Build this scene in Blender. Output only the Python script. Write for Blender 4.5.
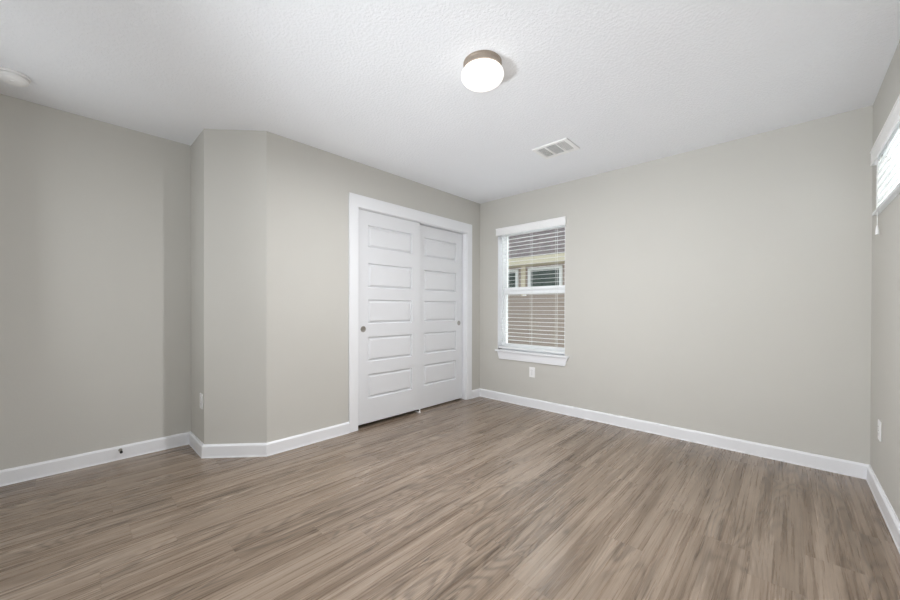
import bpy, bmesh, math, random
from mathutils import Vector, Matrix
random.seed(4)
S = bpy.context.scene
C = S.collection
for o in list(bpy.data.objects):
    bpy.data.objects.remove(o)

# ------------------------------------------------------------------ camera
F_PX, PX, PY = 360.636, 445.229, 309.926
YAW, ROLL, PITCH = 0.761723, 0.0022988, -0.0044032
CAM = Vector((2.84399, -3.61946, 1.11281))
fw = Vector((-math.sin(YAW), math.cos(YAW), 0)); rt = Vector((math.cos(YAW), math.sin(YAW), 0)); up = Vector((0, 0, 1))
f2 = fw * math.cos(PITCH) + up * math.sin(PITCH); u2 = up * math.cos(PITCH) - fw * math.sin(PITCH)
r2 = rt * math.cos(ROLL) + u2 * math.sin(ROLL); u3 = u2 * math.cos(ROLL) - rt * math.sin(ROLL)
cd = bpy.data.cameras.new('camera'); cam = bpy.data.objects.new('camera', cd); C.objects.link(cam)
cam.matrix_world = Matrix(((r2.x, u3.x, -f2.x, CAM.x), (r2.y, u3.y, -f2.y, CAM.y), (r2.z, u3.z, -f2.z, CAM.z), (0, 0, 0, 1)))
cd.sensor_width = 36; cd.lens = F_PX / 900 * 36
cd.shift_x = (450 - PX) / 900; cd.shift_y = (PY - 300) / 900
cd.clip_start = 0.02
S.camera = cam

# ------------------------------------------------------------------ world, lights, exposure
S.view_settings.view_transform = 'Standard'; S.view_settings.look = 'None'
S.view_settings.gamma = 1; S.view_settings.use_curve_mapping = False
S.view_settings.exposure = 0.0
w = bpy.data.worlds.new('sky'); S.world = w; w.use_nodes = True
bg = w.node_tree.nodes['Background']; bg.inputs[0].default_value = (0.86, 0.93, 1.0, 1); bg.inputs[1].default_value = 1.0

def area(name, loc, target, sx, sy, power, col=(1, 1, 1), spread=180):
    l = bpy.data.lights.new(name, 'AREA'); l.shape = 'RECTANGLE'; l.size = sx; l.size_y = sy
    l.energy = power; l.color = col; l.spread = math.radians(spread)
    o = bpy.data.objects.new(name, l); C.objects.link(o); o.location = loc
    o.rotation_euler = (Vector(target) - Vector(loc)).to_track_quat('-Z', 'Y').to_euler()
    return o
W, H = 3.232, 2.44
POW = dict(disk=34.5, left=9.5, lamp=1.6, bulb=2.0, up=15.0, side=100.0, back=330.0, hall=0.5, bounce=2.5, ground=70.0, front=20.0, sky=1.2)
bg.inputs[1].default_value = POW['sky']
LAMP_EMIT = POW['lamp']
area('daylight_side_window', (4.05, -0.9, 1.95), (W, -0.75, 1.85), 1.6, 1.0, POW['side'], (0.97, 0.985, 1.0))
area('daylight_back_window', (0.75, 1.9, 3.55), (0.75, 0.0, 1.3), 2.6, 0.9, POW['back'], (0.95, 0.98, 1.0))
area('daylight_ground_bounce', (0.8, 1.5, -0.25), (0.9, -1.2, 2.44), 2.2, 1.0, POW['ground'], (0.98, 0.99, 1.0))
area('hall_fill', (1.7, -6.0, 1.5), (1.5, -3.0, 1.25), 1.8, 1.8, POW['hall'], (0.93, 0.968, 1.0))  # fill light added in the unseen hall, beyond the doorway behind the camera
area('fill_ceiling_bounce', (2.0, -4.3, 1.2), (2.0, -4.1, 2.44), 0.8, 0.5, POW['bounce'], (0.93, 0.968, 1.0))  # added upward fill behind the camera, standing in for a bounced flash
area('fill_uplight', (1.3, -4.35, 0.55), (2.0, -0.2, 2.44), 0.8, 0.4, POW['up'], (0.93, 0.968, 1.0), 85)  # fill light added behind the camera to brighten the far ceiling
area('fill_left', (-0.02, -4.35, 1.4), (3.0, -0.8, 1.5), 1.3, 1.3, POW['left'], (0.93, 0.968, 1.0))  # fill light added at the rear left, mainly for the right wall
area('fill_front', (2.75, -4.2, 1.45), (1.2, -1.8, 0.9), 0.8, 0.8, POW['front'], (0.93, 0.968, 1.0))  # added even fill from behind the camera, in place of a direct flash

# ------------------------------------------------------------------ node helpers
class NT:
    def __init__(s, name):
        s.m = bpy.data.materials.new(name); s.m.use_nodes = True; s.t = s.m.node_tree; s.t.nodes.clear()
        s.out = s.t.nodes.new('ShaderNodeOutputMaterial')
    def n(s, typ, ins=None, **kw):
        nd = s.t.nodes.new(typ)
        for k, v in kw.items(): setattr(nd, k, v)
        for k, v in (ins or {}).items():
            if isinstance(v, bpy.types.NodeSocket): s.t.links.new(v, nd.inputs[k])
            else: nd.inputs[k].default_value = v
        return nd
    def math(s, op, a, b=None, c=None):
        ins = {0: a}
        if b is not None: ins[1] = b
        if c is not None: ins[2] = c
        return s.n('ShaderNodeMath', ins, operation=op).outputs[0]
    def ramp(s, fac, stops, interp='LINEAR'):
        r = s.n('ShaderNodeValToRGB', {0: fac}); cr = r.color_ramp; cr.interpolation = interp
        while len(cr.elements) < len(stops): cr.elements.new(0.5)
        for e, (p, c) in zip(cr.elements, stops):
            e.position = p; e.color = c if len(c) == 4 else (*c, 1)
        return r.outputs[0]
    def mix(s, fac, a, b, blend='MIX'):
        nd = s.n('ShaderNodeMix', data_type='RGBA', blend_type=blend)
        for i, v in ((0, fac), (6, a), (7, b)):
            if isinstance(v, bpy.types.NodeSocket): s.t.links.new(v, nd.inputs[i])
            else: nd.inputs[i].default_value = v if i == 0 or len(v) == 4 else (*v, 1)
        return nd.outputs[2]
    def surf(s, ins):
        b = s.n('ShaderNodeBsdfPrincipled', ins); s.t.links.new(b.outputs[0], s.out.inputs[0]); return b
    def coord(s): return s.n('ShaderNodeTexCoord').outputs['Object']
    def geo(s): return s.n('ShaderNodeNewGeometry').outputs['Position']

def lin(r, g, b):
    f = lambda c: ((c / 255 + 0.055) / 1.055) ** 2.4 if c > 10 else c / 255 / 12.92
    return (f(r), f(g), f(b), 1)

def paint(name, col, rough=0.6, bscale=0, bstr=0.0, bdist=0.002, mottled=0.02, spec=0.4):
    t = NT(name); g = t.geo()
    nz = t.n('ShaderNodeTexNoise', {'Vector': g, 'Scale': 2.5, 'Detail': 3.0})
    c = t.mix(nz.outputs[0], [x * (1 - mottled) for x in col[:3]], [min(1, x * (1 + mottled)) for x in col[:3]])
    ins = {'Base Color': c, 'Roughness': rough, 'Specular IOR Level': spec}
    if bscale:
        a = t.n('ShaderNodeTexNoise', {'Vector': g, 'Scale': bscale, 'Detail': 4.0, 'Roughness': 0.55})
        r = t.ramp(a.outputs[0], [(0.42, (0, 0, 0)), (0.62, (1, 1, 1))])
        ins['Normal'] = t.n('ShaderNodeBump', {'Height': r, 'Strength': bstr, 'Distance': bdist}).outputs[0]
    t.surf(ins); return t.m

def plain(name, col, rough=0.5, metal=0.0, spec=0.5, scale=60, var=0.04):
    t = NT(name)
    nz = t.n('ShaderNodeTexNoise', {'Vector': t.geo(), 'Scale': scale, 'Detail': 2.0})
    c = t.mix(nz.outputs[0], [x * (1 - var) for x in col[:3]], [min(1, x * (1 + var)) for x in col[:3]])
    t.surf({'Base Color': c, 'Roughness': rough, 'Metallic': metal, 'Specular IOR Level': spec}); return t.m

M = {}
M['wall'] = paint('greige_wall_paint', lin(204, 202, 196), 0.75, 90, 0.10, 0.0012)
M['ceiling'] = paint('knockdown_ceiling_paint', lin(245, 247, 251), 0.85, 66, 0.36, 0.004)
M['trim'] = paint('white_trim_paint', lin(240, 241, 244), 0.38, 0)
M['door'] = paint('white_door_paint', lin(227, 228, 231), 0.42, 160, 0.04, 0.0006)
M['vinyl'] = plain('white_window_vinyl', lin(246, 247, 248), 0.35)
M['plastic'] = plain('white_plastic', lin(247, 247, 247), 0.4)
M['dark'] = plain('duct_shade', lin(40, 40, 40), 0.8)
M['slotdark'] = plain('slot_black', lin(25, 24, 24), 0.6)
M['nickel'] = plain('brushed_nickel', lin(176, 172, 166), 0.38, 1.0)
M['pan'] = plain('warm_brushed_nickel', lin(172, 160, 148), 0.45, 0.8)
M['rubber'] = plain('rubber_tip', lin(225, 223, 220), 0.6)
M['closet'] = plain('closet_inside_paint', lin(200, 195, 186), 0.8)
M['cord'] = plain('white_cord', lin(235, 235, 233), 0.7)

def slat_mat(name, trans):
    t = NT(name)
    nz = t.n('ShaderNodeTexNoise', {'Vector': t.geo(), 'Scale': 40.0})
    c = t.mix(nz.outputs[0], lin(236, 237, 238), lin(244, 245, 246))
    p = t.n('ShaderNodeBsdfPrincipled', {'Base Color': c, 'Roughness': 0.4})
    tr = t.n('ShaderNodeBsdfTranslucent', {'Color': c})
    mx = t.n('ShaderNodeMixShader', {0: trans, 1: p.outputs[0], 2: tr.outputs[0]})
    t.t.links.new(mx.outputs[0], t.out.inputs[0]); return t.m
M['slat'] = slat_mat('white_blind_slat', 0.03)
M['slat_thin'] = slat_mat('white_translucent_slat', 0.25)

def glass_mat():
    t = NT('window_glass')
    nz = t.n('ShaderNodeTexNoise', {'Vector': t.geo(), 'Scale': 3.0})
    r = t.math('MULTIPLY_ADD', nz.outputs[0], 0.01, 0.0)
    gl = t.n('ShaderNodeBsdfGlossy', {'Roughness': r})
    tp = t.n('ShaderNodeBsdfTransparent', {'Color': (0.95, 0.97, 0.96, 1)})
    fr = t.n('ShaderNodeFresnel', {'IOR': 1.45})
    fac = t.math('MULTIPLY', fr.outputs[0], 0.8)
    mx = t.n('ShaderNodeMixShader', {0: fac, 1: tp.outputs[0], 2: gl.outputs[0]})
    t.t.links.new(mx.outputs[0], t.out.inputs[0]); return t.m
M['glass'] = glass_mat()

def shade_mat():
    t = NT('lit_opal_glass')
    nz = t.n('ShaderNodeTexNoise', {'Vector': t.geo(), 'Scale': 8.0})
    st = t.math('MULTIPLY_ADD', nz.outputs[0], LAMP_EMIT * 0.1, LAMP_EMIT * 0.95)
    e = t.n('ShaderNodeEmission', {'Color': (1.0, 0.965, 0.915, 1), 'Strength': st})
    t.t.links.new(e.outputs[0], t.out.inputs[0]); return t.m
M['shade'] = shade_mat()

def floor_mat():
    PW, PL = 0.18, 1.22
    t = NT('oak_vinyl_planks'); g = t.geo()
    sx = t.n('ShaderNodeSeparateXYZ', {0: g}); x, y = sx.outputs[0], sx.outputs[1]
    u = t.math('DIVIDE', t.math('ADD', x, 10.06), PW); row = t.math('FLOOR', u); fu = t.math('FRACT', u)
    wr = t.n('ShaderNodeTexWhiteNoise', {'W': row}, noise_dimensions='1D').outputs[0]
    v = t.math('ADD', t.math('DIVIDE', t.math('ADD', y, 20.0), PL), t.math('MULTIPLY', wr, 7.3))
    col = t.math('FLOOR', v); fv = t.math('FRACT', v)
    idv = t.n('ShaderNodeCombineXYZ', {0: row, 1: col, 2: 0.0}).outputs[0]
    wn = t.n('ShaderNodeTexWhiteNoise', {'Vector': idv}, noise_dimensions='2D')
    pid, pcol = wn.outputs[0], wn.outputs[1]
    sp = t.n('ShaderNodeSeparateColor', {0: pcol}); p1, p2, p3 = sp.outputs
    # coordinates private to each plank
    def gv(ax, ay, zoff):
        return t.n('ShaderNodeCombineXYZ', {0: t.math('MULTIPLY', x, ax), 1: t.math('MULTIPLY_ADD', y, ay, t.math('MULTIPLY', p1, 37.0)),
                                            2: t.math('MULTIPLY_ADD', p2, 53.0, zoff)}).outputs[0]
    broad = t.n('ShaderNodeTexNoise', {'Vector': gv(16.0, 0.9, 0.0), 'Scale': 1.0, 'Detail': 3.0, 'Roughness': 0.5, 'Distortion': 0.5}).outputs[0]
    streak = t.n('ShaderNodeTexNoise', {'Vector': gv(90.0, 1.7, 3.0), 'Scale': 1.0, 'Detail': 4.0, 'Roughness': 0.6}).outputs[0]
    fine = t.n('ShaderNodeTexNoise', {'Vector': gv(330.0, 9.0, 9.0), 'Scale': 1.0, 'Detail': 2.0, 'Roughness': 0.6}).outputs[0]
    # cathedral figure: contour lines of a stretched smooth field
    field = t.n('ShaderNodeTexNoise', {'Vector': gv(7.5, 1.35, 17.0), 'Scale': 1.0, 'Detail': 1.5, 'Roughness': 0.45, 'Distortion': 0.25}).outputs[0]
    rings = t.math('SINE', t.math('MULTIPLY_ADD', field, 100.0, t.math('MULTIPLY', streak, 2.5)))
    rings = t.math('POWER', t.math('MULTIPLY_ADD', rings, 0.5, 0.5), 2.0)
    rmask = t.ramp(t.n('ShaderNodeTexNoise', {'Vector': gv(5.0, 1.0, 29.0), 'Scale': 1.0, 'Detail': 1.0}).outputs[0], [(0.42, (0, 0, 0)), (0.58, (1, 1, 1))])
    # knots
    kv = t.n('ShaderNodeTexVoronoi', {'Vector': gv(5.2, 1.9, 0.0), 'Scale': 1.0, 'Randomness': 1.0}, feature='F1')
    ksel = t.ramp(t.n('ShaderNodeSeparateColor', {0: kv.outputs['Color']}).outputs[0], [(0.58, (0, 0, 0)), (0.62, (1, 1, 1))])
    kcore = t.math('MULTIPLY', t.ramp(kv.outputs['Distance'], [(0.0, (1, 1, 1)), (0.09, (0, 0, 0))]), ksel)
    khalo = t.math('MULTIPLY', t.ramp(kv.outputs['Distance'], [(0.0, (1, 1, 1)), (0.36, (0, 0, 0))]), ksel)
    glob = t.n('ShaderNodeTexNoise', {'Vector': t.n('ShaderNodeCombineXYZ', {0: t.math('MULTIPLY', x, 19.0), 1: t.math('MULTIPLY', y, 0.42), 2: 4.0}).outputs[0], 'Scale': 1.0, 'Detail': 3.0, 'Roughness': 0.55, 'Distortion': 0.4}).outputs[0]
    mid = t.n('ShaderNodeTexNoise', {'Vector': gv(190.0, 2.8, 5.0), 'Scale': 1.0, 'Detail': 3.0, 'Roughness': 0.65}).outputs[0]
    tone = t.math('MULTIPLY_ADD', glob, 0.30, t.math('MULTIPLY_ADD', broad, 0.27, t.math('MULTIPLY_ADD', mid, 0.2, t.math('MULTIPLY', streak, 0.23))))
    c = t.ramp(tone, [(0.34, lin(84, 67, 53)), (0.45, lin(125, 108, 92)), (0.54, lin(152, 135, 119)), (0.68, lin(173, 157, 142))])
    val = t.math('ADD', 0.96, t.math('MULTIPLY', pid, 0.08))
    val = t.math('MULTIPLY', val, t.math('MULTIPLY_ADD', fine, 0.6, 0.70))
    val = t.math('MULTIPLY', val, t.math('SUBTRACT', 1.0, t.math('MULTIPLY', t.math('MULTIPLY', rings, rmask), 0.36)))
    val = t.math('MULTIPLY', val, t.math('SUBTRACT', 1.0, t.math('MULTIPLY', khalo, 0.22)))
    val = t.math('MULTIPLY', val, t.math('SUBTRACT', 1.0, t.math('MULTIPLY', kcore, 0.62)))
    # seams
    eu = t.math('MULTIPLY', t.math('MINIMUM', fu, t.math('SUBTRACT', 1.0, fu)), PW)
    ev = t.math('MULTIPLY', t.math('MINIMUM', fv, t.math('SUBTRACT', 1.0, fv)), PL)
    ed = t.math('MINIMUM', eu, ev)
    seam = t.ramp(ed, [(0.0, (0, 0, 0)), (0.0022, (1, 1, 1))])
    val = t.math('MULTIPLY', val, t.math('MULTIPLY_ADD', seam, 0.13, 0.87))
    cc = t.n('ShaderNodeCombineColor', {0: val, 1: val, 2: val}).outputs[0]
    base = t.mix(1.0, c, cc, 'MULTIPLY')
    hgt = t.math('ADD', t.math('MULTIPLY', streak, 0.3), t.math('ADD', t.math('MULTIPLY', fine, 0.3), t.math('MULTIPLY', seam, 0.8)))
    bmp = t.n('ShaderNodeBump', {'Height': hgt, 'Strength': 0.12, 'Distance': 0.0015}).outputs[0]
    rough = t.math('MULTIPLY_ADD', streak, 0.10, 0.23)
    t.surf({'Base Color': base, 'Roughness': rough, 'Normal': bmp, 'Specular IOR Level': 0.6}); return t.m
M['floor'] = floor_mat()

def lap_mat(name, col, pitch=0.16):
    t = NT(name); g = t.geo()
    nz = t.n('ShaderNodeTexNoise', {'Vector': g, 'Scale': 5.0, 'Detail': 4.0})
    t.surf({'Base Color': t.mix(nz.outputs[0], [c * 0.93 for c in col[:3]], [c * 1.06 for c in col[:3]]), 'Roughness': 0.8}); return t.m
M['siding'] = lap_mat('taupe_lap_siding', lin(168, 153, 143))
M['cream'] = plain('cream_exterior_trim', lin(210, 200, 176), 0.7)
M['white_ext'] = plain('white_exterior_trim', lin(226, 228, 228), 0.6)
def shingle_mat():
    t = NT('brown_grey_shingles'); g = t.geo()
    sc = t.n('ShaderNodeVectorMath', {0: g, 1: (3.2, 1.0, 9.0)}, operation='MULTIPLY').outputs[0]
    v = t.n('ShaderNodeTexVoronoi', {'Vector': sc, 'Scale': 1.6}).outputs['Color']
    f = t.n('ShaderNodeSeparateColor', {0: v}).outputs[0]
    nz = t.n('ShaderNodeTexNoise', {'Vector': g, 'Scale': 60.0, 'Detail': 3.0}).outputs[0]
    c = t.mix(f, lin(128, 116, 116), lin(158, 144, 142))
    c = t.mix(t.math('MULTIPLY', nz, 0.35), c, lin(100, 90, 90))
    t.surf({'Base Color': c, 'Roughness': 0.95}); return t.m
M['shingle'] = shingle_mat()
def ext_pane():
    t = NT('dark_green_reflective_pane'); g = t.geo()
    nz = t.n('ShaderNodeTexNoise', {'Vector': g, 'Scale': 3.0}).outputs[0]
    t.surf({'Base Color': t.mix(nz, lin(30, 48, 40), lin(52, 70, 58)), 'Roughness': 0.12}); return t.m
M['extpane'] = ext_pane()
M['ground'] = plain('pale_gravel_ground', lin(170, 162, 150), 0.9, scale=25, var=0.15)

# ------------------------------------------------------------------ mesh helpers
def link(name, bm, mat, parent=None, smooth=False, bevel=0, seg=2):
    bmesh.ops.remove_doubles(bm, verts=bm.verts, dist=1e-6)
    bmesh.ops.recalc_face_normals(bm, faces=bm.faces)
    me = bpy.data.meshes.new(name); bm.to_mesh(me); bm.free()
    o = bpy.data.objects.new(name, me); C.objects.link(o); me.materials.append(mat)
    if parent is not None: o.parent = parent
    if smooth:
        for p in me.polygons: p.use_smooth = True
        me.set_sharp_from_angle(angle=math.radians(smooth if smooth is not True else 40))
    if bevel:
        b = o.modifiers.new('bevel', 'BEVEL'); b.width = bevel; b.segments = seg; b.limit_method = 'ANGLE'; b.angle_limit = math.radians(30)
    return o
def box(bm, a, b, rot=None, piv=None):
    (x0, y0, z0), (x1, y1, z1) = a, b
    vs = [bm.verts.new(p) for p in ((x0, y0, z0), (x1, y0, z0), (x1, y1, z0), (x0, y1, z0), (x0, y0, z1), (x1, y0, z1), (x1, y1, z1), (x0, y1, z1))]
    for f in ((0, 3, 2, 1), (4, 5, 6, 7), (0, 1, 5, 4), (1, 2, 6, 5), (2, 3, 7, 6), (3, 0, 4, 7)): bm.faces.new([vs[i] for i in f])
    if rot is not None: bmesh.ops.rotate(bm, verts=vs, cent=piv, matrix=rot)
    return vs
def boxes(lst):
    bm = bmesh.new()
    for a, b in lst: box(bm, a, b)
    return bm
def prism(pts, z0, z1, bm=None):
    bm = bm or bmesh.new()
    lo = [bm.verts.new((x, y, z0)) for x, y in pts]; hi = [bm.verts.new((x, y, z1)) for x, y in pts]
    n = len(pts); bm.faces.new(lo); bm.faces.new(hi)
    for i in range(n): bm.faces.new((lo[i], lo[(i + 1) % n], hi[(i + 1) % n], hi[i]))
    return bm
def lathe(prof, seg=64, axis='Z', at=(0, 0, 0), bm=None):
    bm = bm or bmesh.new(); rings = []
    at = Vector(at)
    for r, h in prof:
        ring = []
        for k in range(seg if r > 1e-6 else 1):
            a = 2 * math.pi * k / seg; p = (r * math.cos(a), r * math.sin(a), h)
            if axis == 'X': p = (h, p[0], p[1])
            if axis == 'Y': p = (p[0], h, p[1])
            ring.append(bm.verts.new(Vector(p) + at))
        rings.append(ring)
    for A, B in zip(rings, rings[1:]):
        for k in range(seg):
            if len(A) == 1 and len(B) == 1: break
            if len(A) == 1: bm.faces.new((A[0], B[k], B[(k + 1) % seg]))
            elif len(B) == 1: bm.faces.new((A[k], A[(k + 1) % seg], B[0]))
            else: bm.faces.new((A[k], A[(k + 1) % seg], B[(k + 1) % seg], B[k]))
    return bm
def tube(pts, r, seg=8, bm=None):
    bm = bm or bmesh.new(); pts = [Vector(p) for p in pts]; rings = []
    for i, p in enumerate(pts):
        d = (pts[min(i + 1, len(pts) - 1)] - pts[max(i - 1, 0)]).normalized()
        a = d.orthogonal().normalized() if abs(d.z) < 0.9 else Vector((1, 0, 0)); b = d.cross(a).normalized(); a = b.cross(d)
        rings.append([bm.verts.new(p + r * (a * math.cos(2 * math.pi * k / seg) + b * math.sin(2 * math.pi * k / seg))) for k in range(seg)])
    for A, B in zip(rings, rings[1:]):
        for k in range(seg): bm.faces.new((A[k], A[(k + 1) % seg], B[(k + 1) % seg], B[k]))
    bm.faces.new(rings[0]); bm.faces.new(rings[-1]); return bm
def slab(axis, c0, c1, lo, hi, holes, z1, z0=0.0):
    """wall slab between planes c0 and c1 on axis X/Y, from lo to hi along the other axis, with rectangular holes (a0,a1,z0,z1)"""
    bm = bmesh.new()
    A = sorted({lo, hi, *[h[0] for h in holes], *[h[1] for h in holes]}); Z = sorted({z0, z1, *[h[2] for h in holes], *[h[3] for h in holes]})
    A = [a for a in A if lo - 1e-9 <= a <= hi + 1e-9]; Z = [z for z in Z if z0 - 1e-9 <= z <= z1 + 1e-9]
    def solid(i, j):
        if not (0 <= i < len(A) - 1 and 0 <= j < len(Z) - 1): return False
        a = (A[i] + A[i + 1]) / 2; z = (Z[j] + Z[j + 1]) / 2
        return not any(h[0] < a < h[1] and h[2] < z < h[3] for h in holes)
    def P(c, a, z): return (c, a, z) if axis == 'X' else (a, c, z)
    def q(*ps): bm.faces.new([bm.verts.new(p) for p in ps])
    for i in range(len(A) - 1):
        for j in range(len(Z) - 1):
            if not solid(i, j): continue
            a0, a1, za, zb = A[i], A[i + 1], Z[j], Z[j + 1]
            for c in (c0, c1): q(P(c, a0, za), P(c, a1, za), P(c, a1, zb), P(c, a0, zb))
            if not solid(i - 1, j): q(P(c0, a0, za), P(c1, a0, za), P(c1, a0, zb), P(c0, a0, zb))
            if not solid(i + 1, j): q(P(c0, a1, za), P(c1, a1, za), P(c1, a1, zb), P(c0, a1, zb))
            if not solid(i, j - 1): q(P(c0, a0, za), P(c1, a0, za), P(c1, a1, za), P(c0, a1, za))
            if not solid(i, j + 1): q(P(c0, a0, zb), P(c1, a0, zb), P(c1, a1, zb), P(c0, a1, zb))
    return bm
def tag(o, label, cat, group=None, kind=None):
    o['label'] = label; o['category'] = cat
    if group: o['group'] = group
    if kind: o['kind'] = kind
    return o
def empty(name, loc, label, cat, group=None, kind=None):
    o = bpy.data.objects.new(name, None); C.objects.link(o); o.location = loc; o.empty_display_size = 0.05
    return tag(o, label, cat, group, kind)
def part(name, bm, mat, root, **kw):
    """bm is in world coordinates; stored relative to the root Empty"""
    lab = kw.pop('label', None)
    base = root
    off = Vector((0, 0, 0))
    while base is not None: off += Vector(base.location); base = base.parent
    bmesh.ops.translate(bm, verts=bm.verts, vec=-off)
    o = link(name, bm, mat, root, **kw)
    if lab: o['label'] = lab
    return o

# ------------------------------------------------------------------ room shell
XL, YA, XB, YC, YF = -0.709, -2.9176, -0.3001, -2.5842, -4.75
OY0, OY1, OZ = -1.795, -0.268, 2.029            # closet opening
WX0, WX1, WZ0, WZ1 = 0.276, 1.135, 0.615, 2.07  # back window opening
RY0, RY1, RZ0, RZ1 = -1.18, -0.205, 1.683, 2.06 # side window opening
def struct(name, bm, mat, label, cat, **kw):
    o = link(name, bm, mat, **kw); return tag(o, label, cat, kind='structure')
struct('floor', boxes([((XL - 0.1, -7.2, -0.06), (W + 0.15, 0.0, 0.0))]), M['floor'], 'brown-grey oak plank floor of the empty room', 'floor')
struct('ceiling', boxes([((XL - 0.12, -7.2, H), (W + 0.12, 0.2, H + 0.1))]), M['ceiling'], 'white textured ceiling over the whole room', 'ceiling')
struct('wall_left', boxes([((XL - 0.12, YF, 0), (XL, YA, H))]), M['wall'], 'shaded greige wall at the far left of the photo', 'wall')
struct('wall_return', prism([(XL - 0.12, YA), (XB, YA), (XB - 0.045, YA + 0.09), (XL - 0.12, YA + 0.09)], 0, H), M['wall'], 'narrow greige wall strip turning out from the left wall, with an outlet low down', 'wall')
struct('wall_corner', prism([(XB, YA), (0, YC), (-0.12, YC), (XB - 0.045, YA + 0.09)], 0, H), M['wall'], 'greige angled wall face between the narrow strip and the closet wall', 'wall')
struct('wall_closet', slab('X', -0.12, 0, YC, 0.0, [(OY0, OY1, -1, OZ)], H), M['wall'], 'greige wall holding the white sliding closet doors', 'wall')
struct('wall_closet_inside', boxes([((-0.85, OY0 - 0.25, 0), (-0.75, 0.0, H)), ((-0.75, OY0 - 0.25, 0), (-0.12, OY0 - 0.2, H))]), M['closet'], 'inside walls of the closet behind the sliding doors', 'wall')
struct('wall_back', slab('Y', 0, 0.19, -0.85, W + 0.12, [(WX0, WX1, WZ0, WZ1)], H), M['wall'], 'greige wall with the tall window and low outlet', 'wall')
struct('wall_right', slab('X', W, W + 0.12, YF, 0.0, [(RY0, RY1, RZ0, RZ1)], H), M['wall'], 'greige wall at the right edge with the high window', 'wall')
struct('wall_front', slab('Y', YF - 0.12, YF, XL - 0.12, W + 0.12, [(0.7, 2.6, -1, 2.1)], H), M['wall'], 'wall with a wide doorway behind the camera', 'wall')
struct('wall_hall', boxes([((XL - 0.12, -7.2, 0), (XL, YF - 0.12, H)), ((W, -7.2, 0), (W + 0.12, YF - 0.12, H)), ((XL, -7.2, 0), (W, -7.1, H))]), M['wall'], 'hall walls beyond the doorway behind the camera', 'wall')

# baseboards: moulded profile swept along the wall foot, mitred in plan
BH, BT = 0.097, 0.0162
PROF = [(0, 0), (BT + 0.003, 0), (BT + 0.003, 0.004), (BT, 0.011), (BT, BH - 0.012), (BT * 0.45, BH), (0, BH)]
def miter(prev, p, nxt, d):
    def nrm(a, b):
        e = (Vector(b) - Vector(a)).normalized(); return Vector((e.y, -e.x))
    n = nrm(prev, p) if prev is not None else nrm(p, nxt); m = nrm(p, nxt) if nxt is not None else n
    k = (n + m) / (1 + n.dot(m)); return Vector(p) + k * d
def baseboard(name, prev, a, b, nxt, label):
    bm = bmesh.new(); L = []
    for (pp, q, nn) in ((prev, a, b), (a, b, nxt)):
        L.append([bm.verts.new((*miter(pp, q, nn, d), z)) for d, z in PROF])
    n = len(PROF)
    for i in range(n): bm.faces.new((L[0][i], L[0][(i + 1) % n], L[1][(i + 1) % n], L[1][i]))
    bm.faces.new(L[0]); bm.faces.new(L[1])
    return struct(name, bm, M['trim'], label, 'baseboard')
pL, pA, pB, pC = (XL, YF), (XL, YA), (XB, YA), (0, YC)
pD1, pD2, pE, pR, pF = (0, OY0 - 0.092), (0, OY1 + 0.092), (0, 0), (W, 0), (W, YF)
# travelling so that the room lies on the right-hand side of the path
baseboard('baseboard_left', None, pL, pA, pB, 'white baseboard along the far left wall, carrying the door stop')
baseboard('baseboard_return', pL, pA, pB, pC, 'short white baseboard along the narrow return wall strip')
baseboard('baseboard_corner', pA, pB, pC, pD1, 'white baseboard along the angled wall face')
baseboard('baseboard_closet', pB, pC, pD1, None, 'white baseboard from the angled wall to the left closet door casing')
baseboard('baseboard_closet_end', None, pD2, pE, pR, 'tiny white baseboard piece between closet casing and room corner')
baseboard('baseboard_back', pD2, pE, pR, pF, 'long white baseboard under the tall window')
baseboard('baseboard_right', pE, pR, pF, None, 'white baseboard along the right edge wall')

# ------------------------------------------------------------------ closet casing, jamb and sliding doors
CT = 0.017
bm = boxes([((0, OY0 - 0.092, 0), (CT, OY0 + 0.0, OZ)), ((0, OY1 - 0.0, 0), (CT, OY1 + 0.092, OZ)), ((0, OY0 - 0.092, OZ), (CT, OY1 + 0.092, OZ + 0.113))])
struct('trim_1', bm, M['trim'], 'flat white casing framing the sliding closet doors', 'door casing', bevel=0.003)
bm = boxes([((-0.12, OY1 - 0.006, 0), (0.0, OY1, OZ)), ((-0.12, OY0, 0), (0.0, OY0 + 0.004, OZ)), ((-0.12, OY0, OZ - 0.006), (0.0, OY1, OZ))])
struct('trim_2', bm, M['trim'], 'white jamb lining inside the closet opening, seen right of the doors', 'door jamb')

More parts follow.
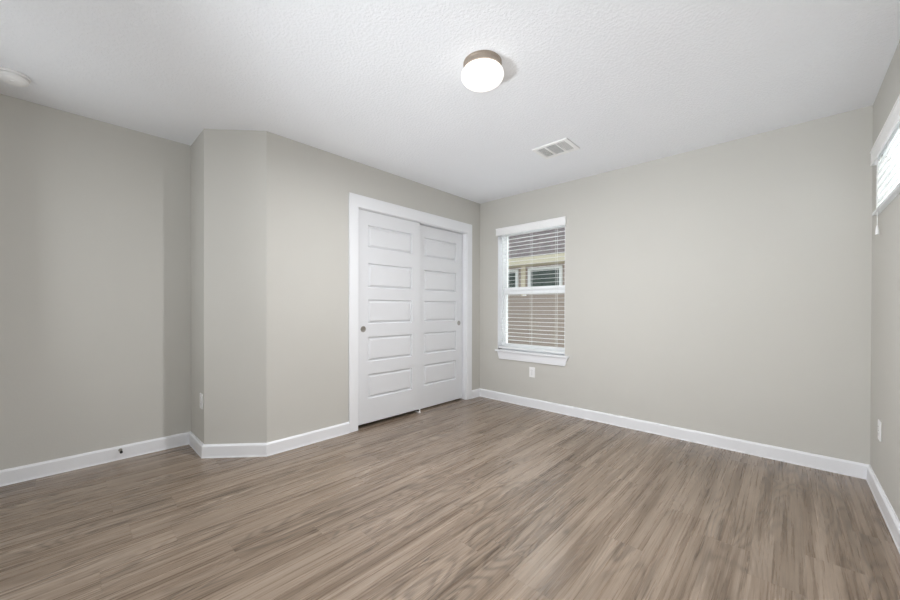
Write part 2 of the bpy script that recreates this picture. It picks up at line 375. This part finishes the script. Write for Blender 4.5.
def panel_door(name, xf, y0, y1, z0, z1, panels, py0, py1, pull, label):
    T = 0.034; root = empty(name, (xf - T, (y0 + y1) / 2, z0), label, 'door', kind='structure')
    bm = bmesh.new()
    V = {}
    def v(x, y, z):
        k = (round(x, 5), round(y, 5), round(z, 5))
        if k not in V: V[k] = bm.verts.new((x, y, z))
        return V[k]
    Z = [z0] + [z for p in panels for z in p] + [z1]; Z = sorted(Z); Y = [y0, py0, py1, y1]
    for i in range(3):
        for j in range(len(Z) - 1):
            if i == 1 and j % 2 == 1: continue
            bm.faces.new((v(xf, Y[i], Z[j]), v(xf, Y[i + 1], Z[j]), v(xf, Y[i + 1], Z[j + 1]), v(xf, Y[i], Z[j + 1])))
    steps = [(0.0, 0.0), (0.0015, -0.002), (0.005, -0.0165), (0.012, -0.0175), (0.030, -0.003), (0.033, -0.0022), (0.036, -0.0022)]
    for za, zb in panels:
        prev = None
        for ins, dx in steps:
            c = [v(xf + dx, py0 + ins, za + ins), v(xf + dx, py1 - ins, za + ins), v(xf + dx, py1 - ins, zb - ins), v(xf + dx, py0 + ins, zb - ins)]
            if prev:
                for k in range(4): bm.faces.new((prev[k], prev[(k + 1) % 4], c[(k + 1) % 4], c[k]))
            prev = c
        bm.faces.new(prev)
    xb = xf - T
    bm.faces.new((v(xb, y0, z0), v(xb, y1, z0), v(xb, y1, z1), v(xb, y0, z1)))
    for a, b in zip(Z, Z[1:]):
        for y in (y0, y1): bm.faces.new((v(xf, y, a), v(xf, y, b), v(xb, y, b), v(xb, y, a))) if len(Z) < 3 else None
    for y in (y0, y1): bm.faces.new([v(xf, y, z) for z in Z] + [v(xb, y, z1), v(xb, y, z0)])
    for z in (z0, z1): bm.faces.new([v(xf, y, z) for y in Y] + [v(xb, y1, z), v(xb, y0, z)])
    part('door_leaf', bm, M['door'], root)
    # round cup pull
    at = (xf, pull[0], pull[1])
    fp = part('finger_pull', lathe([(0.0, 0.0006), (0.017, 0.0006), (0.0195, 0.0012), (0.0205, 0.003), (0.0265, 0.0032), (0.028, 0.0018), (0.0285, 0.0)], 40, 'X', at), M['nickel'], root, smooth=True, label='round brushed nickel finger pull')
    return root
PN = [(0.261, 0.491), (0.608, 0.843), (0.964, 1.194), (1.302, 1.535), (1.676, 1.890)]
panel_door('door_1', -0.008, -1.790, -1.024, 0.038, 2.020, PN, -1.678, -1.128, (-1.728, 0.919), 'front white five-panel sliding closet door, the left one with its pull at the left edge')
panel_door('door_2', -0.052, -1.042, -0.282, 0.018, 2.018, PN, -0.918, -0.388, (-0.343, 0.935), 'rear white five-panel sliding closet door, the right one next to the room corner')
gd = empty('door_guide', (-0.03, -1.026, 0), 'tiny white floor guide where the two closet doors overlap', 'door guide')
part('guide_base', boxes([((-0.07, -1.036, 0), (0.002, -1.012, 0.004))]), M['plastic'], gd)
part('guide_fin', boxes([((-0.0075, -1.034, 0.004), (-0.0005, -1.016, 0.036))]), M['plastic'], gd, bevel=0.0015)

# ------------------------------------------------------------------ windows
def ring(bm, axis, c0, c1, a0, a1, z0, z1, wl, wr, wb, wt):
    def b(p0, p1, q0, q1):
        if axis == 'Y': box(bm, (p0, c0, q0), (p1, c1, q1))
        else: box(bm, (c0, p0, q0), (c1, p1, q1))
    b(a0, a0 + wl, z0, z1); b(a1 - wr, a1, z0, z1); b(a0 + wl, a1 - wr, z0, z0 + wb); b(a0 + wl, a1 - wr, z1 - wt, z1)
    return bm
w1 = empty('window_1', ((WX0 + WX1) / 2, 0.1, WZ0), 'tall white single-hung window beside the closet corner', 'window', kind='structure')
part('window_frame', ring(bmesh.new(), 'Y', 0.085, 0.185, WX0, WX1, WZ0, WZ1, 0.02, 0.02, 0.03, 0.03), M['vinyl'], w1, bevel=0.002)
up_ = part('upper_sash', ring(bmesh.new(), 'Y', 0.135, 0.165, WX0 + 0.02, WX1 - 0.02, 1.30, WZ1 - 0.03, 0.02, 0.02, 0.035, 0.03), M['vinyl'], w1, bevel=0.002)
part('pane', boxes([((WX0 + 0.038, 0.148, 1.333), (WX1 - 0.038, 0.152, WZ1 - 0.058))]), M['glass'], up_)
lo_ = part('lower_sash', ring(bmesh.new(), 'Y', 0.1, 0.132, WX0 + 0.02, WX1 - 0.02, WZ0 + 0.03, 1.367, 0.026, 0.026, 0.04, 0.084), M['vinyl'], w1, bevel=0.002)
part('pane', boxes([((WX0 + 0.045, 0.114, WZ0 + 0.068), (WX1 - 0.045, 0.118, 1.285))]), M['glass'], lo_)
bm = boxes([((0.565, 0.088, 1.262), (0.615, 0.1, 1.276)), ((0.575, 0.08, 1.266), (0.605, 0.09, 1.272))])
part('sash_lift', bm, M['vinyl'], lo_, bevel=0.002)
# white painted jamb liner, stool and apron
bm = bmesh.new()
box(bm, (WX0, 0.0, WZ0 + 0.012), (WX0 + 0.004, 0.086, WZ1)); box(bm, (WX1 - 0.004, 0.0, WZ0 + 0.012), (WX1, 0.086, WZ1)); box(bm, (WX0 + 0.004, 0.0, WZ1 - 0.004), (WX1 - 0.004, 0.086, WZ1))
part('jamb_liner', bm, M['trim'], w1)
part('window_stool', boxes([((0.259, -0.038, 0.596), (1.184, 0.0, 0.617)), ((WX0, 0.0, 0.6), (WX1, 0.086, 0.617))]), M['trim'], w1, bevel=0.004)
bm = bmesh.new()
fr = [(0.279, 0.596), (1.170, 0.596), (1.142, 0.507), (0.307, 0.507)]
A = [bm.verts.new((x, -0.018, z)) for x, z in fr]; B = [bm.verts.new((x, 0.0, z)) for x, z in fr]
bm.faces.new(A); bm.faces.new(B)
for i in range(4): bm.faces.new((A[i], A[(i + 1) % 4], B[(i + 1) % 4], B[i]))
part('window_apron', bm, M['trim'], w1, bevel=0.003)

w2 = empty('window_2', (W + 0.1, (RY0 + RY1) / 2, RZ0), 'small high window on the right edge wall behind its closed blind', 'window', kind='structure')
part('window_frame', ring(bmesh.new(), 'X', W + 0.05, W + 0.11, RY0, RY1, RZ0, RZ1, 0.035, 0.035, 0.035, 0.035), M['vinyl'], w2, bevel=0.002)
part('pane', boxes([((W + 0.078, RY0 + 0.03, RZ0 + 0.03), (W + 0.082, RY1 - 0.03, RZ1 - 0.03))]), M['glass'], w2)

# ------------------------------------------------------------------ blinds
def crowned(bm, axis, c, a0, a1, z, width, tilt, thick=0.002, crown=0.0008, seg=4):
    """one slat: gently crowned strip, tilted about its long axis"""
    top, bot = [], []
    for k in range(seg + 1):
        s = -0.5 + k / seg; h = crown * (1 - (2 * s) ** 2)
        top.append((s * width, h + thick / 2)); bot.append((s * width, h - thick / 2))
    loop = top + bot[::-1]; ct, st = math.cos(tilt), math.sin(tilt)
    R = []
    for a in (a0, a1):
        ringv = []
        for d, h in loop:
            dd, hh = d * ct - h * st, d * st + h * ct
            ringv.append(bm.verts.new((a, c + dd, z + hh) if axis == 'Y' else (c + dd, a, z + hh)))
        R.append(ringv)
    n = len(loop)
    for i in range(n): bm.faces.new((R[0][i], R[0][(i + 1) % n], R[1][(i + 1) % n], R[1][i]))
    bm.faces.new(R[0]); bm.faces.new(R[1])

b1 = empty('window_blind', ((WX0 + WX1) / 2, 0.038, 2.0), 'white horizontal blind with open slats on the tall window beside the closet', 'blind', 'white slatted window blinds')
SX0, SX1, SC = WX0 + 0.010, WX1 - 0.010, 0.040
bm = bmesh.new(); z = 0.692
while z < 2.0:
    crowned(bm, 'Y', SC, SX0, SX1, z, 0.043, math.radians(2.5 + random.uniform(-0.8, 0.8))); z += 0.0445
part('slats', bm, M['slat'], b1, smooth=True)
part('bottom_rail', boxes([((SX0, SC - 0.026, 0.632), (SX1, SC + 0.026, 0.652))]), M['slat'], b1, bevel=0.003)
part('headrail', boxes([((SX0, 0.012, 2.012), (SX1, 0.068, 2.064))]), M['vinyl'], b1)
bm = boxes([((0.267, -0.032, 1.990), (1.150, -0.020, 2.077)), ((0.267, -0.020, 1.990), (0.279, -0.0005, 2.077)), ((1.138, -0.020, 1.990), (1.150, -0.0005, 2.077)), ((0.264, -0.035, 2.066), (1.153, -0.020, 2.077))])
part('valance', bm, M['plastic'], b1, bevel=0.002)
for x in (0.395, 0.71, 1.018):
    bm = bmesh.new()
    for yy in (SC - 0.0235, SC + 0.0235): tube([(x, yy, 0.64), (x, yy, 2.02)], 0.0011, 6, bm)
    tube([(x + 0.006, SC, 0.64), (x + 0.006, SC, 2.02)], 0.0011, 6, bm)
    part('ladder_cord', bm, M['cord'], b1)
bm = tube([(0.345, 0.008, 2.0), (0.345, 0.008, 1.42)], 0.0035, 8); lathe([(0.0, 1.40), (0.005, 1.402), (0.006, 1.43), (0.0035, 1.445)], 10, 'Z', (0.345, 0.008, 0), bm)
part('tilt_wand', bm, M['vinyl'], b1)

b2 = empty('window_blind', (W, (RY0 + RY1) / 2, 2.0), 'white blind with closed slats on the high window at the right edge', 'blind', 'white slatted window blinds')
bm = bmesh.new(); z = 1.722
RC = W - 0.001
while z < 2.045:
    crowned(bm, 'X', RC, RY0 + 0.008, RY1 - 0.008, z, 0.05, math.radians(76)); z += 0.043
part('slats', bm, M['slat_thin'], b2, smooth=True)
part('bottom_rail', boxes([((RC - 0.022, RY0 + 0.008, RZ0 + 0.001), (RC + 0.022, RY1 - 0.008, RZ0 + 0.019))]), M['slat_thin'], b2, bevel=0.003)
part('headrail', boxes([((W + 0.018, RY0 + 0.006, 2.035), (W + 0.048, RY1 - 0.006, 2.056))]), M['vinyl'], b2)
bm = boxes([((W - 0.032, RY0 - 0.012, 1.990), (W - 0.020, -0.222, 2.077)), ((W - 0.020, -0.234, 1.990), (W - 0.0005, -0.222, 2.077)), ((W - 0.035, RY0 - 0.012, 2.066), (W - 0.020, -0.219, 2.077))])
part('valance', bm, M['plastic'], b2, bevel=0.002)
for y in (-0.37, -0.69, -1.01):
    bm = bmesh.new(); tube([(RC - 0.0215, y, 1.69), (RC - 0.0215, y, 2.02)], 0.0011, 6, bm); tube([(RC - 0.0215, y + 0.006, 1.69), (RC - 0.0215, y + 0.006, 2.02)], 0.0011, 6, bm)
    part('ladder_cord', bm, M['cord'], b2)
bm = bmesh.new()
for dy in (0.0, 0.012): tube([(W - 0.018, -0.345 - dy, 2.0), (W - 0.018, -0.345 - dy, 1.60)], 0.0013, 6, bm)
part('lift_cord', bm, M['cord'], b2)
for dy in (0.0, 0.012):
    part('cord_tassel', lathe([(0.0, 1.548), (0.008, 1.55), (0.0065, 1.575), (0.003, 1.602), (0.0, 1.604)], 14, 'Z', (W - 0.018, -0.345 - dy, 0)), M['plastic'], b2, smooth=True)

# ------------------------------------------------------------------ ceiling fixtures
LX, LY = 1.637, -2.067
lm = empty('ceiling_light', (LX, LY, H), 'lit round flush-mount ceiling light with white glass and tan metal pan', 'ceiling light')
part('pan', lathe([(0.0, H), (0.100, H), (0.103, H - 0.003), (0.103, H - 0.012), (0.099, H - 0.015), (0.099, H - 0.028), (0.102, H - 0.031), (0.102, H - 0.038), (0.095, H - 0.040), (0.0, H - 0.040)], 72, 'Z', (LX, LY, 0)), M['pan'], lm, smooth=True)
part('glass_shade', lathe([(0.093, H - 0.0405), (0.105, H - 0.046), (0.1125, H - 0.057), (0.1145, H - 0.069), (0.112, H - 0.080), (0.104, H - 0.092), (0.091, H - 0.102), (0.072, H - 0.110), (0.048, H - 0.1155), (0.024, H - 0.1185), (0.0, H - 0.119)], 72, 'Z', (LX, LY, 0)), M['shade'], lm, smooth=60)
dl = bpy.data.lights.new('bulb_downlight', 'AREA'); dl.shape = 'DISK'; dl.size = 0.08; dl.energy = POW['disk']; dl.color = (0.985, 0.985, 1.0)
do = bpy.data.objects.new('bulb_downlight', dl); C.objects.link(do); do.location = (0, 0, -0.122); do.parent = lm
bl = bpy.data.lights.new('bulb_glow', 'SPOT'); bl.energy = POW['bulb']; bl.color = (0.985, 0.985, 1.0); bl.shadow_soft_size = 0.09
bl.spot_size = math.radians(176); bl.spot_blend = 0.12
bo = bpy.data.objects.new('bulb_glow', bl); C.objects.link(bo); bo.location = (0, 0, -0.235); bo.parent = lm

VX0, VX1, VY0, VY1 = 1.285, 1.590, -0.947, -0.697
vt = empty('ceiling_vent', ((VX0 + VX1) / 2, (VY0 + VY1) / 2, H), 'white rectangular air register on the ceiling with three louvre banks', 'vent')
fz0, fz1 = H - 0.011, H
bm = bmesh.new()
fb = 0.028; bx_ = [VX0 + fb, VX0 + 0.099, VX0 + 0.113, VX1 - 0.113, VX1 - 0.099, VX1 - fb]
for a, b in (((VX0, VY0, fz0), (VX1, VY0 + fb, fz1)), ((VX0, VY1 - fb, fz0), (VX1, VY1, fz1)), ((VX0, VY0 + fb, fz0), (VX0 + fb, VY1 - fb, fz1)), ((VX1 - fb, VY0 + fb, fz0), (VX1, VY1 - fb, fz1)),
             ((bx_[1], VY0 + fb, fz0), (bx_[2], VY1 - fb, fz1)), ((bx_[3], VY0 + fb, fz0), (bx_[4], VY1 - fb, fz1))): box(bm, a, b)
part('frame', bm, M['plastic'], vt, bevel=0.003)
part('backing', boxes([((VX0 + fb - 0.002, VY0 + fb - 0.002, H - 0.0012), (VX1 - fb + 0.002, VY1 - fb + 0.002, H - 0.0002))]), M['dark'], vt, label='dark sheet behind the louvres, coloured as the shade in the duct')  # flat sheet on the uncut ceiling, the duct's shade put into its colour
for i, (xa, xb_) in enumerate(((bx_[0], bx_[1]), (bx_[2], bx_[3]), (bx_[4], bx_[5]))):
    bm = bmesh.new()
    if i == 1:
        n = 11
        for k in range(n):
            yc = VY0 + fb + (VY1 - VY0 - 2 * fb) * (k + 0.5) / n
            box(bm, (xa, yc - 0.0048, H - 0.0072), (xb_, yc + 0.0048, H - 0.0058), Matrix.Rotation(math.radians(8), 3, 'X'), (0, yc, H - 0.0065))
    else:
        n = 6
        for k in range(n):
            xc = xa + (xb_ - xa) * (k + 0.5) / n
            box(bm, (xc - 0.0034, VY0 + fb, H - 0.0072), (xc + 0.0034, VY1 - fb, H - 0.0058), Matrix.Rotation(math.radians(6 if i == 0 else -6), 3, 'Y'), (xc, 0, H - 0.0065))
    part('louvre_bank', bm, M['plastic'], vt)

sd = empty('smoke_detector', (-0.365, -3.833, H), 'round white smoke detector on the ceiling at the left edge', 'smoke detector')
part('mounting_base', lathe([(0.0, H), (0.070, H), (0.072, H - 0.003), (0.072, H - 0.010), (0.069, H - 0.014), (0.0, H - 0.014)], 64, 'Z', (-0.365, -3.833, 0)), M['plastic'], sd, smooth=True)
part('cover', lathe([(0.0, H - 0.014), (0.060, H - 0.0145), (0.060, H - 0.018), (0.0645, H - 0.0185), (0.0645, H - 0.026), (0.060, H - 0.036), (0.050, H - 0.041), (0.030, H - 0.044), (0.0, H - 0.044)], 64, 'Z', (-0.365, -3.833, 0)), M['plastic'], sd, smooth=True)
part('test_button', lathe([(0.0, H - 0.0435), (0.012, H - 0.0435), (0.012, H - 0.0465), (0.010, H - 0.0475), (0.0, H - 0.0475)], 24, 'Z', (-0.351, -3.833, 0)), M['plastic'], sd, smooth=True)

# ------------------------------------------------------------------ outlets and door stop
def outlet(origin, ux, n, label):
    """origin = plate centre on the wall, ux = horizontal direction along the wall, n = into the room"""
    ux, n, uz = Vector(ux), Vector(n), Vector((0, 0, 1))
    root = empty('wall_outlet', origin, label, 'outlet', 'white duplex wall outlets')
    def b(u0, u1, z0, z1, d0, d1, bm=None):
        bm = bm or bmesh.new(); vs = []
        for d in (d0, d1):
            vs.append([bm.verts.new(Vector(origin) + ux * u + uz * z_ + n * d) for u, z_ in ((u0, z0), (u1, z0), (u1, z1), (u0, z1))])
        bm.faces.new(vs[0]); bm.faces.new(vs[1])
        for i in range(4): bm.faces.new((vs[0][i], vs[0][(i + 1) % 4], vs[1][(i + 1) % 4], vs[1][i]))
        return bm
    part('cover_plate', b(-0.035, 0.035, -0.057, 0.057, 0.0, 0.006), M['plastic'], root, bevel=0.002)
    for zc in (0.0205, -0.0205):
        r = part('receptacle', b(-0.0165, 0.0165, zc - 0.0145, zc + 0.0145, 0.006, 0.0078), M['plastic'], root, bevel=0.001)
        bm = b(-0.0078, -0.0058, zc - 0.002, zc + 0.0075, 0.0078, 0.0081); b(0.0058, 0.0078, zc - 0.001, zc + 0.0065, 0.0078, 0.0081, bm); b(-0.0022, 0.0022, zc - 0.0105, zc - 0.006, 0.0078, 0.0081, bm)
        part('slots', bm, M['slotdark'], r)
    part('screw', b(-0.003, 0.003, -0.003, 0.003, 0.006, 0.0072), M['nickel'], root)
    return root
outlet((-0.368, YA, 0.408), (1, 0, 0), (0, -1, 0), 'white outlet on the narrow return wall strip at the left')
outlet((0.750, 0.0, 0.395), (1, 0, 0), (0, -1, 0), 'white outlet on the wall directly below the tall window')
outlet((W, -0.345, 0.405), (0, 1, 0), (-1, 0, 0), 'white outlet low on the right edge wall near the corner')

ds = empty('door_stop', (XL + BT, -3.352, 0.072), 'small spring door stop on the baseboard of the far left wall', 'door stop')
ax0 = XL + BT
part('base', lathe([(0.0, 0.0), (0.011, 0.0), (0.011, 0.004), (0.008, 0.008), (0.0, 0.008)], 24, 'X', (ax0, -3.352, 0.072)), M['nickel'], ds, smooth=True)
pts = [(ax0 + 0.008 + 0.047 * k / 140, -3.352 + 0.006 * math.cos(k * 0.55), 0.072 + 0.006 * math.sin(k * 0.55)) for k in range(141)]
part('spring', tube(pts, 0.0012, 6), M['nickel'], ds, smooth=True)
part('bumper', lathe([(0.0, 0.052), (0.0085, 0.052), (0.0085, 0.066), (0.006, 0.0695), (0.0, 0.07)], 24, 'X', (ax0, -3.352, 0.072)), M['slotdark'], ds, smooth=True, label='dark rubber bumper tip')

# ------------------------------------------------------------------ outside: neighbouring house and ground
HY = 5.0
hs = empty('neighbour_house', (-1.5, HY, -0.4), 'neighbouring house with taupe siding and brown shingle roof seen through the tall window', 'house')
bm = bmesh.new(); zz = -0.4
prof = []
while zz < 2.29:
    prof += [(HY - 0.018, zz), (HY - 0.004, zz + 0.148)]; zz += 0.15
for (ya, za), (yb, zb) in zip(prof, prof[1:]):
    q = [bm.verts.new(p) for p in ((-9, ya, za), (5, ya, za), (5, yb, zb), (-9, yb, zb))]; bm.faces.new(q)
box(bm, (-9, HY, -0.4), (5, HY + 0.15, 2.3))
part('wall', bm, M['siding'], hs)
bm = bmesh.new()
rp = [(HY - 0.42, 2.42), (HY + 4.6, 5.3), (HY + 4.6, 5.15), (HY - 0.40, 2.32)]
A = [bm.verts.new((-9.3, y, z)) for y, z in rp]; B = [bm.verts.new((5.3, y, z)) for y, z in rp]
bm.faces.new(A); bm.faces.new(B)
for i in range(4): bm.faces.new((A[i], A[(i + 1) % 4], B[(i + 1) % 4], B[i]))
# shingle courses as shallow steps
rows = 26
for r in range(rows):
    t0 = r / rows; y = HY - 0.42 + 5.02 * t0; z = 2.42 + 2.88 * t0; t1 = (r + 1) / rows; y1 = HY - 0.42 + 5.02 * t1; z1 = 2.42 + 2.88 * t1
    q = [(-9.3, y, z), (5.3, y, z), (5.3, y, z + 0.022), (-9.3, y, z + 0.022), (5.3, y1, z1 + 0.004), (-9.3, y1, z1 + 0.004)]
    vs = [bm.verts.new(p) for p in q]; bm.faces.new(vs[:4]); bm.faces.new((vs[3], vs[2], vs[4], vs[5]))
part('roof', bm, M['shingle'], hs)
part('fascia', boxes([((-9.3, HY - 0.44, 2.255), (5.3, HY - 0.42, 2.44)), ((-9, HY - 0.42, 2.25), (5, HY, 2.275))]), M['cream'], hs)
part('trim_board', boxes([((-2.47, HY - 0.05, 1.45), (-2.34, HY - 0.0, 2.255))]), M['cream'], hs)
for (x0, x1, z0, z1) in ((-3.5, -2.56, 1.50, 2.19), (-2.25, -1.28, 1.50, 2.19)):
    fr_ = part('window', ring(bmesh.new(), 'Y', HY - 0.07, HY, x0, x1, z0, z1, 0.085, 0.075, 0.085, 0.06), M['white_ext'], hs)
    part('pane', boxes([((x0 + 0.08, HY - 0.03, z0 + 0.08), (x1 - 0.07, HY - 0.022, z1 - 0.055))]), M['extpane'], fr_)
struct('ground', boxes([((-14, 0.19, -0.5), (9, 9.8, -0.4)), ((W + 0.12, -8, -0.5), (9, 0.19, -0.4))]), M['ground'], 'pale ground between the two houses outside', 'ground')
